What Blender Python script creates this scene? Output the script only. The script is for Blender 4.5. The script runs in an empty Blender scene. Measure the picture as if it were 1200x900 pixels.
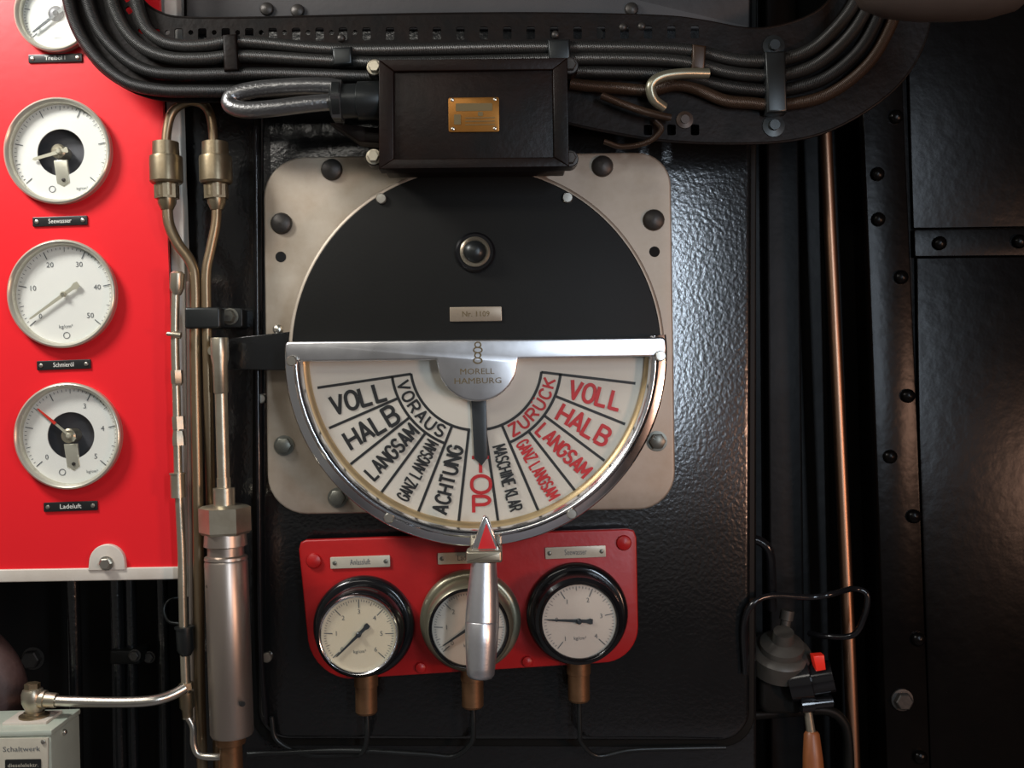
import bpy, bmesh, math, random
from mathutils import Vector, Matrix
random.seed(7)
PI = math.pi
SC = bpy.context.scene
COL = SC.collection

# ------------------------------------------------------------------ camera
D = 1.25                       # metres from the lens to the door face (1 px = 1 mm there)
ROLL = math.radians(-1.5)      # the photographer held the camera slightly crooked
cd = bpy.data.cameras.new('camera'); cam = bpy.data.objects.new('camera', cd); COL.objects.link(cam)
cd.sensor_width = 36; cd.lens = 36 * D / 1.2; cd.clip_start = 0.02
cam.matrix_world = Matrix.Translation((0, -D, 0)) @ Matrix.Rotation(PI / 2, 4, 'X') @ Matrix.Rotation(ROLL, 4, 'Z')
SC.camera = cam
# ------------------------------------------------------------------ world, lights, exposure
wd = bpy.data.worlds.new('world'); SC.world = wd; wd.use_nodes = True
wd.node_tree.nodes['Background'].inputs[0].default_value = (0.9, 0.85, 0.8, 1)
wd.node_tree.nodes['Background'].inputs[1].default_value = 0.14
SC.view_settings.view_transform = 'Standard'; SC.view_settings.look = 'None'
SC.view_settings.exposure = 0.0; SC.view_settings.gamma = 1.0
SC.view_settings.use_curve_mapping = False

def area(name, loc, target, sx, sy, power, col):
    l = bpy.data.lights.new(name, 'AREA'); l.shape = 'RECTANGLE'; l.size = sx; l.size_y = sy
    l.energy = power; l.color = col
    o = bpy.data.objects.new(name, l); COL.objects.link(o)
    o.location = loc
    o.rotation_euler = (Vector(target) - Vector(loc)).to_track_quat('-Z', 'Y').to_euler()
    return o
area('fill_light', (-0.6, -1.4, 0.90), (0, 0, 0), 0.9, 0.30, 5.5, (1.0, 0.95, 0.86))  # unseen soft fill added above the camera for the general light
area('gauge_panel_lamp', (-0.92, -0.50, 0.78), (-0.55, 0, 0.15), 0.30, 0.20, 13, (1.0, 0.97, 0.93))
area('window_light', (0.67, -1.75, 0.24), (0.3, 0, 0.1), 0.10, 0.80, 11, (0.74, 0.86, 1.0))
area('warm_bulb', (1.38, -1.5, -0.22), (0.6, 0, -0.1), 0.22, 0.22, 9, (1.0, 0.56, 0.38))

# ------------------------------------------------------------------ pixel helpers: a pixel gives a direction, d (metres in front of the door) the distance
CR, SR = math.cos(ROLL), math.sin(ROLL)
def W(px, py, d=0.0):
    s = (D - d) / D / 1000.0
    u, v = (px - 600) * s, (450 - py) * s
    return Vector((u * CR - v * SR, -d, u * SR + v * CR))
def L(n, d=0.0): return n * (D - d) / D / 1000.0

# ------------------------------------------------------------------ materials
MATS = {}
def mat(name, col, metal=0.0, rough=0.5, var=0.0, vscale=30, bump=0.0, bscale=200, col2=None, coat=0.0, rvar=0.0, spec=0.5, stretch=(1, 1, 1)):
    m = bpy.data.materials.new(name); m.use_nodes = True; MATS[name] = m
    nt = m.node_tree; b = nt.nodes['Principled BSDF']
    b.inputs['Base Color'].default_value = (*col, 1); b.inputs['Metallic'].default_value = metal
    b.inputs['Roughness'].default_value = rough; b.inputs['Coat Weight'].default_value = coat
    b.inputs['Coat Roughness'].default_value = 0.08; b.inputs['Specular IOR Level'].default_value = spec
    tc = nt.nodes.new('ShaderNodeTexCoord'); mp = nt.nodes.new('ShaderNodeMapping')
    mp.inputs['Scale'].default_value = stretch
    nt.links.new(tc.outputs['Object'], mp.inputs['Vector'])
    if var > 0 or rvar > 0:
        n = nt.nodes.new('ShaderNodeTexNoise'); n.inputs['Scale'].default_value = vscale
        n.inputs['Detail'].default_value = 6; n.inputs['Roughness'].default_value = 0.6
        nt.links.new(mp.outputs[0], n.inputs['Vector'])
        if var > 0:
            c2 = col2 if col2 else tuple(c * 0.45 for c in col)
            r = nt.nodes.new('ShaderNodeValToRGB')
            r.color_ramp.elements[0].position = 0.5 - 0.25; r.color_ramp.elements[1].position = 0.5 + 0.2
            r.color_ramp.elements[0].color = (*[c * (1 - var) + k * var for c, k in zip(col, c2)], 1)
            r.color_ramp.elements[1].color = (*col, 1)
            nt.links.new(n.outputs['Fac'], r.inputs[0]); nt.links.new(r.outputs[0], b.inputs['Base Color'])
        if rvar > 0:
            mr = nt.nodes.new('ShaderNodeMapRange')
            mr.inputs['To Min'].default_value = max(0.02, rough - rvar); mr.inputs['To Max'].default_value = rough + rvar
            nt.links.new(n.outputs['Fac'], mr.inputs[0]); nt.links.new(mr.outputs[0], b.inputs['Roughness'])
    if bump > 0:
        n2 = nt.nodes.new('ShaderNodeTexNoise'); n2.inputs['Scale'].default_value = bscale; n2.inputs['Detail'].default_value = 2
        nt.links.new(mp.outputs[0], n2.inputs['Vector'])
        bp = nt.nodes.new('ShaderNodeBump'); bp.inputs['Strength'].default_value = bump; bp.inputs['Distance'].default_value = 0.002
        nt.links.new(n2.outputs['Fac'], bp.inputs['Height']); nt.links.new(bp.outputs[0], b.inputs['Normal'])
    return m
mat('black_enamel', (0.0065, 0.007, 0.0075), 0, 0.19, 0.5, 6, 0.16, 210, rvar=0.04, spec=0.8)
mat('black_wall', (0.005, 0.005, 0.005), 0, 0.5, 0.6, 5, 0.3, 60, col2=(0.005, 0.0035, 0.003), rvar=0.12, spec=0.18)
mat('bulkhead_brown', (0.0026, 0.0021, 0.0018), 0, 0.27, 0.7, 8, 0.15, 70, col2=(0.0012, 0.001, 0.001), rvar=0.05, spec=0.13)
mat('black_satin', (0.0065, 0.0065, 0.0056), 0, 0.5, 0.3, 20, 0.05, 300, spec=0.16)
mat('black_gloss', (0.008, 0.008, 0.009), 0, 0.16)
mat('tray_black', (0.0032, 0.0028, 0.0025), 0, 0.5, 0.8, 35, 0.3, 120, col2=(0.011, 0.0055, 0.0035), rvar=0.1, spec=0.14)
mat('box_black', (0.0038, 0.0034, 0.003), 0, 0.38, 0.9, 14, 0.15, 150, col2=(0.013, 0.005, 0.003), spec=0.16)
mat('grey_top', (0.045, 0.042, 0.042), 0, 0.6, 0.5, 12, 0.2, 80)
mat('red_paint', (0.74, 0.016, 0.023), 0, 0.36, 0.10, 9, 0.06, 90, col2=(0.66, 0.010, 0.014), spec=0.3)
mat('red_paint_old', (0.42, 0.009, 0.009), 0, 0.38, 0.5, 18, 0.10, 120, col2=(0.29, 0.004, 0.006))
mat('plate_steel', (0.43, 0.375, 0.305), 0.45, 0.5, 0.9, 24, 0.08, 60, col2=(0.30, 0.24, 0.175), rvar=0.1)
mat('rail_white', (0.66, 0.62, 0.55), 0.1, 0.45, 0.5, 30, 0.05, 100, col2=(0.45, 0.38, 0.3))
mat('strip_grey', (0.66, 0.63, 0.56), 0.1, 0.45, 0.5, 25, 0.05, 100)
mat('chrome', (0.86, 0.87, 0.89), 1, 0.17, 0.1, 30, rvar=0.05)
mat('bar_chrome', (0.72, 0.72, 0.73), 1, 0.30, 0.2, 25, rvar=0.08, bump=0.05, bscale=40)
mat('aluminium', (0.66, 0.66, 0.67), 0.9, 0.34, 0.2, 40, 0.04, 300)
mat('brushed_tube', (0.48, 0.41, 0.35), 0.9, 0.36, 0.35, 18, 0.04, 200, stretch=(1, 1, 0.2))
mat('nickel_old', (0.50, 0.46, 0.36), 0.85, 0.34, 0.5, 40, 0.05, 200, col2=(0.25, 0.2, 0.13))
mat('brass_pipe', (0.27, 0.21, 0.135), 0.85, 0.36, 0.6, 22, 0.05, 200, col2=(0.26, 0.15, 0.07), stretch=(1, 1, 0.3))
mat('brass_fitting', (0.27, 0.225, 0.15), 0.85, 0.36, 0.6, 50, 0.06, 200, col2=(0.2, 0.14, 0.07))
mat('brown_brass', (0.26, 0.14, 0.07), 0.8, 0.42, 0.5, 50, 0.05, 200)
mat('brass_plate', (0.30, 0.125, 0.022), 0.75, 0.4, 0.6, 60, col2=(0.2, 0.09, 0.02))
mat('gold_ring', (0.62, 0.46, 0.25), 0.6, 0.35, 0.3, 30)
mat('olive_metal', (0.30, 0.28, 0.20), 0.7, 0.32, 0.3, 30)
mat('copper', (0.33, 0.205, 0.135), 1, 0.38, 0.5, 20, col2=(0.4, 0.2, 0.12), stretch=(1, 1, 0.3))
mat('rim_cream', (0.62, 0.60, 0.50), 0.55, 0.28, 0.15, 20)
mat('dial_white', (0.82, 0.82, 0.78), 0, 0.55, 0.15, 25, col2=(0.75, 0.73, 0.62))
mat('dial_cream', (0.74, 0.66, 0.50), 0, 0.55, 0.3, 40, col2=(0.66, 0.55, 0.34))
mat('dial_pink', (0.70, 0.62, 0.54), 0, 0.55, 0.2, 30)
mat('telegraph_dial', (0.74, 0.70, 0.62), 0, 0.5, 0.12, 18, col2=(0.68, 0.6, 0.48))
mat('print_black', (0.012, 0.013, 0.015), 0, 0.5)
mat('print_grey', (0.10, 0.11, 0.12), 0, 0.5)
mat('print_red', (0.60, 0.02, 0.025), 0, 0.45)
mat('print_white', (0.75, 0.76, 0.70), 0, 0.5)
mat('print_brown', (0.12, 0.085, 0.03), 0.2, 0.5)
mat('pointer_grey', (0.035, 0.042, 0.048), 0.2, 0.35)
mat('needle_cream', (0.50, 0.48, 0.38), 0.3, 0.4)
mat('needle_red', (0.65, 0.03, 0.015), 0, 0.4)
mat('recess_grey', (0.10, 0.10, 0.115), 0.3, 0.4, 0.4, 60)
mat('label_black', (0.014, 0.015, 0.015), 0, 0.35)
mat('label_pale', (0.56, 0.53, 0.43), 0.15, 0.38, 0.25, 60)
mat('label_bronze', (0.34, 0.28, 0.21), 0.5, 0.4, 0.3, 60)
mat('bolt_dark', (0.055, 0.05, 0.045), 0.6, 0.45, 0.5, 80, 0.1, 200)
mat('bolt_bright', (0.60, 0.57, 0.50), 0.95, 0.28)
mat('bolt_green', (0.20, 0.20, 0.17), 0.7, 0.4, 0.5, 100)
mat('hole_black', (0.003, 0.003, 0.003), 0, 0.9)
mat('green_grey', (0.46, 0.52, 0.44), 0.1, 0.42, 0.4, 40, 0.05, 100, col2=(0.35, 0.38, 0.31))
mat('hose_silver', (0.22, 0.22, 0.22), 0.9, 0.32, 0.3, 60, 0.25, 350)
mat('gland_grey', (0.03, 0.033, 0.033), 0.6, 0.35, 0.3, 40)
mat('wood_orange', (0.27, 0.09, 0.03), 0, 0.4, 0.5, 40, stretch=(4, 4, 0.4))
mat('reflection_brown', (0.075, 0.04, 0.036), 0, 0.6, 0.6, 60, 0.3, 120)  # pinkish reflection on a glossy black surface, put into the colour
mat('casing_brown', (0.055, 0.040, 0.031), 0.2, 0.5, 0.4, 15)
mat('grey_valve', (0.075, 0.07, 0.06), 0.3, 0.45, 0.4, 60)
mat('bright_red', (0.85, 0.03, 0.015), 0, 0.3)
mat('floor_steel', (0.25, 0.25, 0.26), 0.3, 0.6, 0.4, 10)

def cable_mat(name, col, rough, metal):
    m = mat(name, col, metal, rough)
    nt = m.node_tree; b = nt.nodes['Principled BSDF']
    uv = nt.nodes.new('ShaderNodeUVMap'); mp = nt.nodes.new('ShaderNodeMapping')
    mp.inputs['Scale'].default_value = (3.0, 420, 1); mp.inputs['Rotation'].default_value = (0, 0, 0)
    nt.links.new(uv.outputs[0], mp.inputs['Vector'])
    ck = nt.nodes.new('ShaderNodeTexWave'); ck.wave_type = 'BANDS'; ck.bands_direction = 'DIAGONAL'; ck.inputs['Scale'].default_value = 1.0
    nt.links.new(mp.outputs[0], ck.inputs['Vector'])
    bp = nt.nodes.new('ShaderNodeBump'); bp.inputs['Strength'].default_value = 0.5; bp.inputs['Distance'].default_value = 0.0012
    nt.links.new(ck.outputs['Fac'], bp.inputs['Height']); nt.links.new(bp.outputs[0], b.inputs['Normal'])
    return m
cable_mat('cable_braid', (0.03, 0.03, 0.028), 0.38, 0.4)
cable_mat('cable_dark', (0.006, 0.006, 0.0055), 0.45, 0.1)
cable_mat('cable_brown', (0.04, 0.022, 0.012), 0.4, 0.3)

def glass_mat():
    m = bpy.data.materials.new('clear_glass'); m.use_nodes = True; nt = m.node_tree
    nt.nodes.remove(nt.nodes['Principled BSDF']); out = nt.nodes['Material Output']
    t = nt.nodes.new('ShaderNodeBsdfTransparent'); g = nt.nodes.new('ShaderNodeBsdfGlossy'); g.inputs['Roughness'].default_value = 0.06
    t.inputs[0].default_value = (0.97, 0.975, 0.97, 1)
    lw = nt.nodes.new('ShaderNodeLayerWeight'); lw.inputs[0].default_value = 0.5
    pw = nt.nodes.new('ShaderNodeMath'); pw.operation = 'POWER'; pw.inputs[1].default_value = 5.0; nt.links.new(lw.outputs['Facing'], pw.inputs[0])
    f = nt.nodes.new('ShaderNodeMath'); f.operation = 'MULTIPLY_ADD'; f.inputs[1].default_value = 0.9; f.inputs[2].default_value = 0.035; nt.links.new(pw.outputs[0], f.inputs[0])
    mx = nt.nodes.new('ShaderNodeMixShader')
    nt.links.new(f.outputs[0], mx.inputs[0]); nt.links.new(t.outputs[0], mx.inputs[1]); nt.links.new(g.outputs[0], mx.inputs[2])
    nt.links.new(mx.outputs[0], out.inputs[0]); MATS['clear_glass'] = m
glass_mat()

# ------------------------------------------------------------------ mesh builder (world coordinates)
class MB:
    def __init__(s): s.v = []; s.f = []; s.uv = {}
    def add(s, vs, fs):
        n = len(s.v); s.v += [Vector(q) for q in vs]; s.f += [tuple(i + n for i in f) for f in fs]
        return n
    def box(s, lo, hi, bev=0.0):
        (x0, y0, z0), (x1, y1, z1) = lo, hi
        vs = [(x0, y0, z0), (x1, y0, z0), (x1, y1, z0), (x0, y1, z0), (x0, y0, z1), (x1, y0, z1), (x1, y1, z1), (x0, y1, z1)]
        fs = [(3, 2, 1, 0), (4, 5, 6, 7), (0, 1, 5, 4), (1, 2, 6, 5), (2, 3, 7, 6), (3, 0, 4, 7)]
        if bev <= 0: s.add(vs, fs); return s
        bm = bmesh.new(); bv = [bm.verts.new(q) for q in vs]
        for f in fs: bm.faces.new([bv[i] for i in f])
        bmesh.ops.bevel(bm, geom=bm.edges[:], offset=bev, segments=2, profile=0.6, affect='EDGES')
        bm.verts.index_update()
        s.add([q.co.copy() for q in bm.verts], [[q.index for q in f.verts] for f in bm.faces]); bm.free()
        return s
    def prism(s, pts, df, db, bev=0.0, seg=3):
        """pts: pixel outline (clockwise or not) read at the front depth df; extruded back to db"""
        P = [W(x, y, df) for x, y in pts]
        return s.prism_w([(p.x, p.z) for p in P], df, db, bev, seg)
    def prism_w(s, q, df, db, bev=0.0, seg=3):
        a = sum(q[i][0] * q[(i + 1) % len(q)][1] - q[(i + 1) % len(q)][0] * q[i][1] for i in range(len(q)))
        if a < 0: q = q[::-1]
        n = len(q); nor = []
        for i in range(n):
            p0, p1, p2 = Vector(q[i - 1]), Vector(q[i]), Vector(q[(i + 1) % n])
            e1 = (p1 - p0); e2 = (p2 - p1)
            if e1.length < 1e-9: e1 = e2
            if e2.length < 1e-9: e2 = e1
            e1.normalize(); e2.normalize()
            n1 = Vector((-e1.y, e1.x)); n2 = Vector((-e2.y, e2.x)); nn = n1 + n2
            nn = nn / max(0.35, nn.length_squared / 2) if nn.length > 1e-6 else n1
            nor.append(nn)
        rings = [(0.0, db)]
        if bev > 0:
            for k in range(seg + 1):
                t = k / seg * PI / 2
                rings.append((bev * (1 - math.cos(t)), df - bev + bev * math.sin(t)))
        else: rings.append((0.0, df))
        base = len(s.v)
        for off, dd in rings:
            for (x, z), nn in zip(q, nor): s.v.append(Vector((x + nn.x * off, -dd, z + nn.y * off)))
        for r in range(len(rings) - 1):
            for i in range(n):
                j = (i + 1) % n
                s.f.append((base + r * n + i, base + r * n + j, base + (r + 1) * n + j, base + (r + 1) * n + i))
        s.f.append(tuple(base + (len(rings) - 1) * n + i for i in range(n)))
        s.f.append(tuple(base + i for i in reversed(range(n))))
        return s
    def flat(s, pts, d):
        P = [W(x, y, d) for x, y in pts]
        s.add(P, [tuple(range(len(P)))]); return s
    def lathe(s, o, axis, prof, n=40, a0=None, a1=None, ph=0.0, caps=True):
        """prof: (radius, distance along axis) in metres"""
        o = Vector(o); ax = Vector(axis).normalized()
        ref = Vector((0, 0, 1)) if abs(ax.z) < 0.9 else Vector((1, 0, 0))
        e1 = ref.cross(ax).normalized(); e2 = ax.cross(e1)
        if abs(ax.y) > 0.99: e1 = Vector((1, 0, 0)); e2 = Vector((0, 0, 1))
        part = a0 is not None; m = n + 1 if part else n; base = len(s.v)
        for r, t in prof:
            for i in range(m):
                a = (a0 + (a1 - a0) * i / n) if part else ph + 2 * PI * i / n
                s.v.append(o + ax * t + (e1 * math.cos(a) + e2 * math.sin(a)) * max(r, 1e-6))
        for k in range(len(prof) - 1):
            for i in range(n):
                j = i + 1 if part else (i + 1) % n
                s.f.append((base + k * m + i, base + k * m + j, base + (k + 1) * m + j, base + (k + 1) * m + i))
        if part:
            s.f.append(tuple(base + k * m for k in range(len(prof)))); s.f.append(tuple(base + k * m + n for k in reversed(range(len(prof)))))
        elif caps:
            if prof[0][0] > 1e-5: s.f.append(tuple(base + i for i in reversed(range(n))))
            if prof[-1][0] > 1e-5: s.f.append(tuple(base + (len(prof) - 1) * n + i for i in range(n)))
        return s
    def disc(s, px, py, d, prof, n=40, **k):
        """lathe facing the room: prof in pixels radius at depth d, second value metres towards the room"""
        return s.lathe(W(px, py, d), (0, -1, 0), [(L(r, d), t) for r, t in prof], n, **k)
    def spin(s, p0, p1, d0, prof, n=28, d1=None, ph=0.0):
        """lathe along the pixel line p0-p1; prof: (fraction along, radius px)"""
        a = W(*p0, d0); b = W(*p1, d0 if d1 is None else d1); ln = (b - a).length
        return s.lathe(a, b - a, [(L(r, d0), t * ln) for t, r in prof], n, ph=ph)
    def tube(s, pts, r, n=12, sub=8, smooth=True):
        P = [Vector(p) for p in pts]
        if smooth and len(P) > 2:
            Q = [P[0] * 2 - P[1]] + P + [P[-1] * 2 - P[-2]]; out = []
            for i in range(1, len(Q) - 2):
                a, b, c, e = Q[i - 1:i + 3]
                for k in range(sub):
                    t = k / sub
                    out.append(0.5 * (2 * b + (c - a) * t + (2 * a - 5 * b + 4 * c - e) * t * t + (3 * b - a - 3 * c + e) * t ** 3))
            out.append(P[-1]); P = out
        base = len(s.v); T = []
        for i in range(len(P)):
            T.append((P[min(i + 1, len(P) - 1)] - P[max(i - 1, 0)]).normalized())
        up = Vector((0, 1, 0)) if abs(T[0].y) < 0.9 else Vector((1, 0, 0))
        N = (up - T[0] * up.dot(T[0])).normalized(); ln = 0.0; lens = []
        for i, p in enumerate(P):
            if i: ln += (P[i] - P[i - 1]).length; N = (N - T[i] * N.dot(T[i])).normalized()
            lens.append(ln); B = T[i].cross(N); rr = r[min(len(r) - 1, int(i / len(P) * len(r)))] if isinstance(r, (list, tuple)) else r
            for k in range(n):
                a = 2 * PI * k / n; s.v.append(p + (N * math.cos(a) + B * math.sin(a)) * rr)
        for i in range(len(P) - 1):
            for k in range(n):
                j = (k + 1) % n
                s.uv[len(s.f)] = [(k / n, lens[i]), ((k + 1) / n, lens[i]), ((k + 1) / n, lens[i + 1]), (k / n, lens[i + 1])]
                s.f.append((base + i * n + k, base + i * n + j, base + (i + 1) * n + j, base + (i + 1) * n + k))
        s.f.append(tuple(base + k for k in reversed(range(n)))); s.f.append(tuple(base + (len(P) - 1) * n + k for k in range(n)))
        return s
    def ptube(s, pts, rpx, **k):
        d = pts[0][2]
        return s.tube([W(*p) for p in pts], L(rpx, d), **k)
    def stroke(s, pl, w):
        """pl: polyline of world points on a plane y = const; ribbon of width w with round joints"""
        for p, q in zip(pl[:-1], pl[1:]):
            t = (q - p)
            if t.length < 1e-7: continue
            t.normalize(); m = Vector((-t.z, 0, t.x)) * (w / 2)
            s.lay = getattr(s, 'lay', 0) + 1; z = Vector((0, -1.2e-5 * s.lay, 0))
            s.add([p + m + z, p - m + z, q - m + z, q + m + z], [(0, 1, 2, 3)])
        for p in pl[1:-1]:
            s.lay = getattr(s, 'lay', 0) + 1; z = Vector((0, -1.2e-5 * s.lay, 0))
            s.add([p + z + Vector((math.cos(a), 0, math.sin(a))) * (w / 2) for a in [k * PI / 4 for k in range(8)]], [tuple(range(8))])
        return s

def mesh_of(name, mb, m, off=Vector((0, 0, 0)), ang=35):
    me = bpy.data.meshes.new(name)
    me.from_pydata([v - off for v in mb.v], [], mb.f)
    if mb.uv:
        ul = me.uv_layers.new(name='UVMap')
        for p in me.polygons:
            u = mb.uv.get(p.index)
            if u:
                for li, c in zip(p.loop_indices, u): ul.data[li].uv = c
    bm = bmesh.new(); bm.from_mesh(me); bmesh.ops.recalc_face_normals(bm, faces=bm.faces[:]); bm.to_mesh(me); bm.free()
    me.shade_smooth(); me.set_sharp_from_angle(angle=math.radians(ang))
    me.materials.append(MATS[m]); me.update()
    return me
def rootloc(o):
    v = Vector((0, 0, 0))
    while o is not None: v += o.location; o = o.parent
    return v
def obj(name, mb, m, parent=None, loc=None, ang=35):
    """one mesh object; loc = its origin in the world (defaults to the parent's)"""
    base = rootloc(parent)
    l = Vector(loc) if loc is not None else (base if parent else sum(mb.v, Vector((0, 0, 0))) / len(mb.v))
    o = bpy.data.objects.new(name, mesh_of(name, mb, m, l, ang)); COL.objects.link(o)
    o.parent = parent; o.location = l - base
    return o
def inst(name, me, parent, loc, roty=0.0):
    o = bpy.data.objects.new(name, me); COL.objects.link(o); o.parent = parent
    o.location = Vector(loc) - rootloc(parent); o.rotation_euler = (0, roty, 0)
    return o
def tag(o, label, cat, group=None):
    o['label'] = label; o['category'] = cat
    if group: o['group'] = group
    return o
def thing(name, loc, label, cat, group=None):
    o = bpy.data.objects.new(name, None); COL.objects.link(o); o.location = loc; o.empty_display_size = 0.02
    return tag(o, label, cat, group)
def struct(name, mb, m, parent=None, loc=None):
    o = obj(name, mb, m, parent, loc); o['kind'] = 'structure'; return o
def rrect(x0, y0, x1, y1, r, n=6, skew=0.0):
    """rounded pixel rectangle; r = one radius or four (tl, tr, br, bl); skew = degrees counter-clockwise about its centre"""
    R = r if isinstance(r, (list, tuple)) else (r,) * 4; out = []
    cs = [(x0 + R[0], y0 + R[0], R[0], 180), (x1 - R[1], y0 + R[1], R[1], 270), (x1 - R[2], y1 - R[2], R[2], 0), (x0 + R[3], y1 - R[3], R[3], 90)]
    for cx, cy, rr, a in cs:
        for k in range(n + 1):
            t = math.radians(a + 90 * k / n); out.append((cx + rr * math.cos(t), cy + rr * math.sin(t)))
    if skew:
        cx, cy = (x0 + x1) / 2, (y0 + y1) / 2; c, s_ = math.cos(math.radians(skew)), math.sin(math.radians(skew))
        out = [(cx + (x - cx) * c + (y - cy) * s_, cy - (x - cx) * s_ + (y - cy) * c) for x, y in out]
    return out
def dome(r, h, n=14):   # screw head mesh builder at the origin, facing -y
    return MB().lathe((0, 0, 0), (0, -1, 0), [(r, -0.001), (r, h * 0.25), (r * 0.88, h * 0.65), (r * 0.55, h * 0.93), (0, h)], n)
def slotted(r, h, n=16):
    m = MB().lathe((0, 0, 0), (0, -1, 0), [(r, -0.001), (r, h * 0.7), (r * 0.85, h), (r * .2, h * 1.02), (0, h * 1.02)], n); return m
def hexhead(r, h):
    m = MB().lathe((0, 0, 0), (0, -1, 0), [(r * 1.25, -0.001), (r * 1.25, h * 0.18), (r * 1.1, h * .2)], 20)
    m.lathe((0, 0, 0), (0, -1, 0), [(r, h * 0.1), (r, h * 0.9), (r * 0.86, h), (0, h)], 6)
    return m
ZERO = Vector((0, 0, 0))
def holed_plate(outer, holes, d, th):
    """flat plate with real openings: pixel outlines read at depth d, th metres thick, front face at d"""
    cu = bpy.data.curves.new('plate', 'CURVE'); cu.dimensions = '2D'; cu.fill_mode = 'BOTH'; cu.extrude = th / 2
    for pts in [outer] + holes:
        sp_ = cu.splines.new('POLY'); sp_.points.add(len(pts) - 1)
        for q, (x_, y_) in zip(sp_.points, pts):
            w = W(x_, y_, d); q.co = (w.x, w.z, 0, 1)
        sp_.use_cyclic_u = True
    t = bpy.data.objects.new('t', cu); COL.objects.link(t)
    me = bpy.data.meshes.new_from_object(t.evaluated_get(bpy.context.evaluated_depsgraph_get()))
    bpy.data.objects.remove(t); bpy.data.curves.remove(cu)
    mb = MB(); mb.add([Vector((v.co.x, -d + th / 2 + v.co.z, v.co.y)) for v in me.vertices], [tuple(p.vertices) for p in me.polygons]); bpy.data.meshes.remove(me)
    return mb
def ring_pts(cx, cy, r, n=48): return [(cx + r * math.cos(2 * PI * k / n), cy + r * math.sin(2 * PI * k / n)) for k in range(n)]
def axis_px(px, py, d_from, d_to):
    """where a point on a wall-perpendicular axis seen at (px,py) at depth d_from appears at depth d_to"""
    s = (D - d_from) / (D - d_to); return 600 + (px - 600) * s, 450 + (py - 450) * s

# ------------------------------------------------------------------ lettering
def arc(cx, cy, rx, ry, a0, a1, n=8):
    return [(cx + rx * math.cos(math.radians(a0 + (a1 - a0) * k / n)), cy + ry * math.sin(math.radians(a0 + (a1 - a0) * k / n))) for k in range(n + 1)]
GL = {  # stroke capitals on a box 0..1 wide, 0..1 high
 'A': [[(0, 0), (.5, 1), (1, 0)], [(.18, .32), (.82, .32)]],
 'B': [[(0, 0), (0, 1), (.55, 1)] + arc(.55, .76, .4, .24, 90, -90) + [(0, .52)], [(.55, .52)] + arc(.58, .26, .42, .26, 90, -90) + [(0, 0)]],
 'C': [arc(.52, .6, .5, .4, 25, 180) + arc(.52, .4, .5, .4, 180, 335)],
 'E': [[(1, 1), (0, 1), (0, 0), (1, 0)], [(0, .52), (.85, .52)]],
 'G': [arc(.52, .6, .5, .4, 25, 180) + arc(.52, .4, .5, .4, 180, 360) + [(1.02, .5), (.6, .5)]],
 'H': [[(0, 0), (0, 1)], [(1, 0), (1, 1)], [(0, .5), (1, .5)]],
 'I': [[(.5, 0), (.5, 1)]],
 'K': [[(0, 0), (0, 1)], [(1, 1), (0, .4)], [(.3, .58), (1, 0)]],
 'L': [[(0, 1), (0, 0), (.9, 0)]],
 'M': [[(0, 0), (0, 1), (.5, .3), (1, 1), (1, 0)]],
 'N': [[(0, 0), (0, 1), (1, 0), (1, 1)]],
 'O': [arc(.5, .6, .5, .4, 0, 180) + arc(.5, .4, .5, .4, 180, 360) + [(1, .6)]],
 'P': [[(0, 0), (0, 1), (.55, 1)] + arc(.55, .74, .45, .26, 90, -90) + [(0, .48)]],
 'R': [[(0, 0), (0, 1), (.55, 1)] + arc(.55, .74, .45, .26, 90, -90) + [(0, .48)], [(.5, .48), (1, 0)]],
 'S': [arc(.5, .75, .46, .25, 20, 270) + arc(.5, .25, .48, .25, 90, -160)],
 'T': [[(0, 1), (1, 1)], [(.5, 1), (.5, 0)]],
 'U': [[(0, 1), (0, .35)] + arc(.5, .38, .5, .38, 180, 360) + [(1, 1)]],
 'V': [[(0, 1), (.5, 0), (1, 1)]],
 'Z': [[(0, 1), (1, 1), (0, 0), (1, 0)]],
}
GL['Ü'] = GL['U'] + [[(.22, 1.14), (.22, 1.24)], [(.78, 1.14), (.78, 1.24)]]
def word(txt, px, py, ang, length, h, d, w, gap=0.32):
    """stroke capitals centred on (px,py), running at ang degrees (counter-clockwise in the picture); length, h, w in px"""
    mb = MB(); n = len(txt); wid = [0.35 if c == 'I' else (0.45 if c == ' ' else (1.15 if c == 'M' else 1.0)) for c in txt]
    unit = length / (sum(wid) + gap * (n - 1)); x = -length / 2
    c, s_ = math.cos(math.radians(ang)), math.sin(math.radians(ang))
    for ch, ww in zip(txt, wid):
        for pl in GL.get(ch, []):
            pts = []
            for gx, gy in pl:
                if ch == 'I': gx = 0.5
                lx = x + gx * ww * unit; ly = (gy - 0.5) * h
                pts.append(W(px + lx * c - ly * s_, py - (lx * s_ + ly * c), d))
            mb.stroke(pts, L(w, d))
        x += (ww + gap) * unit
    return mb
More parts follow.
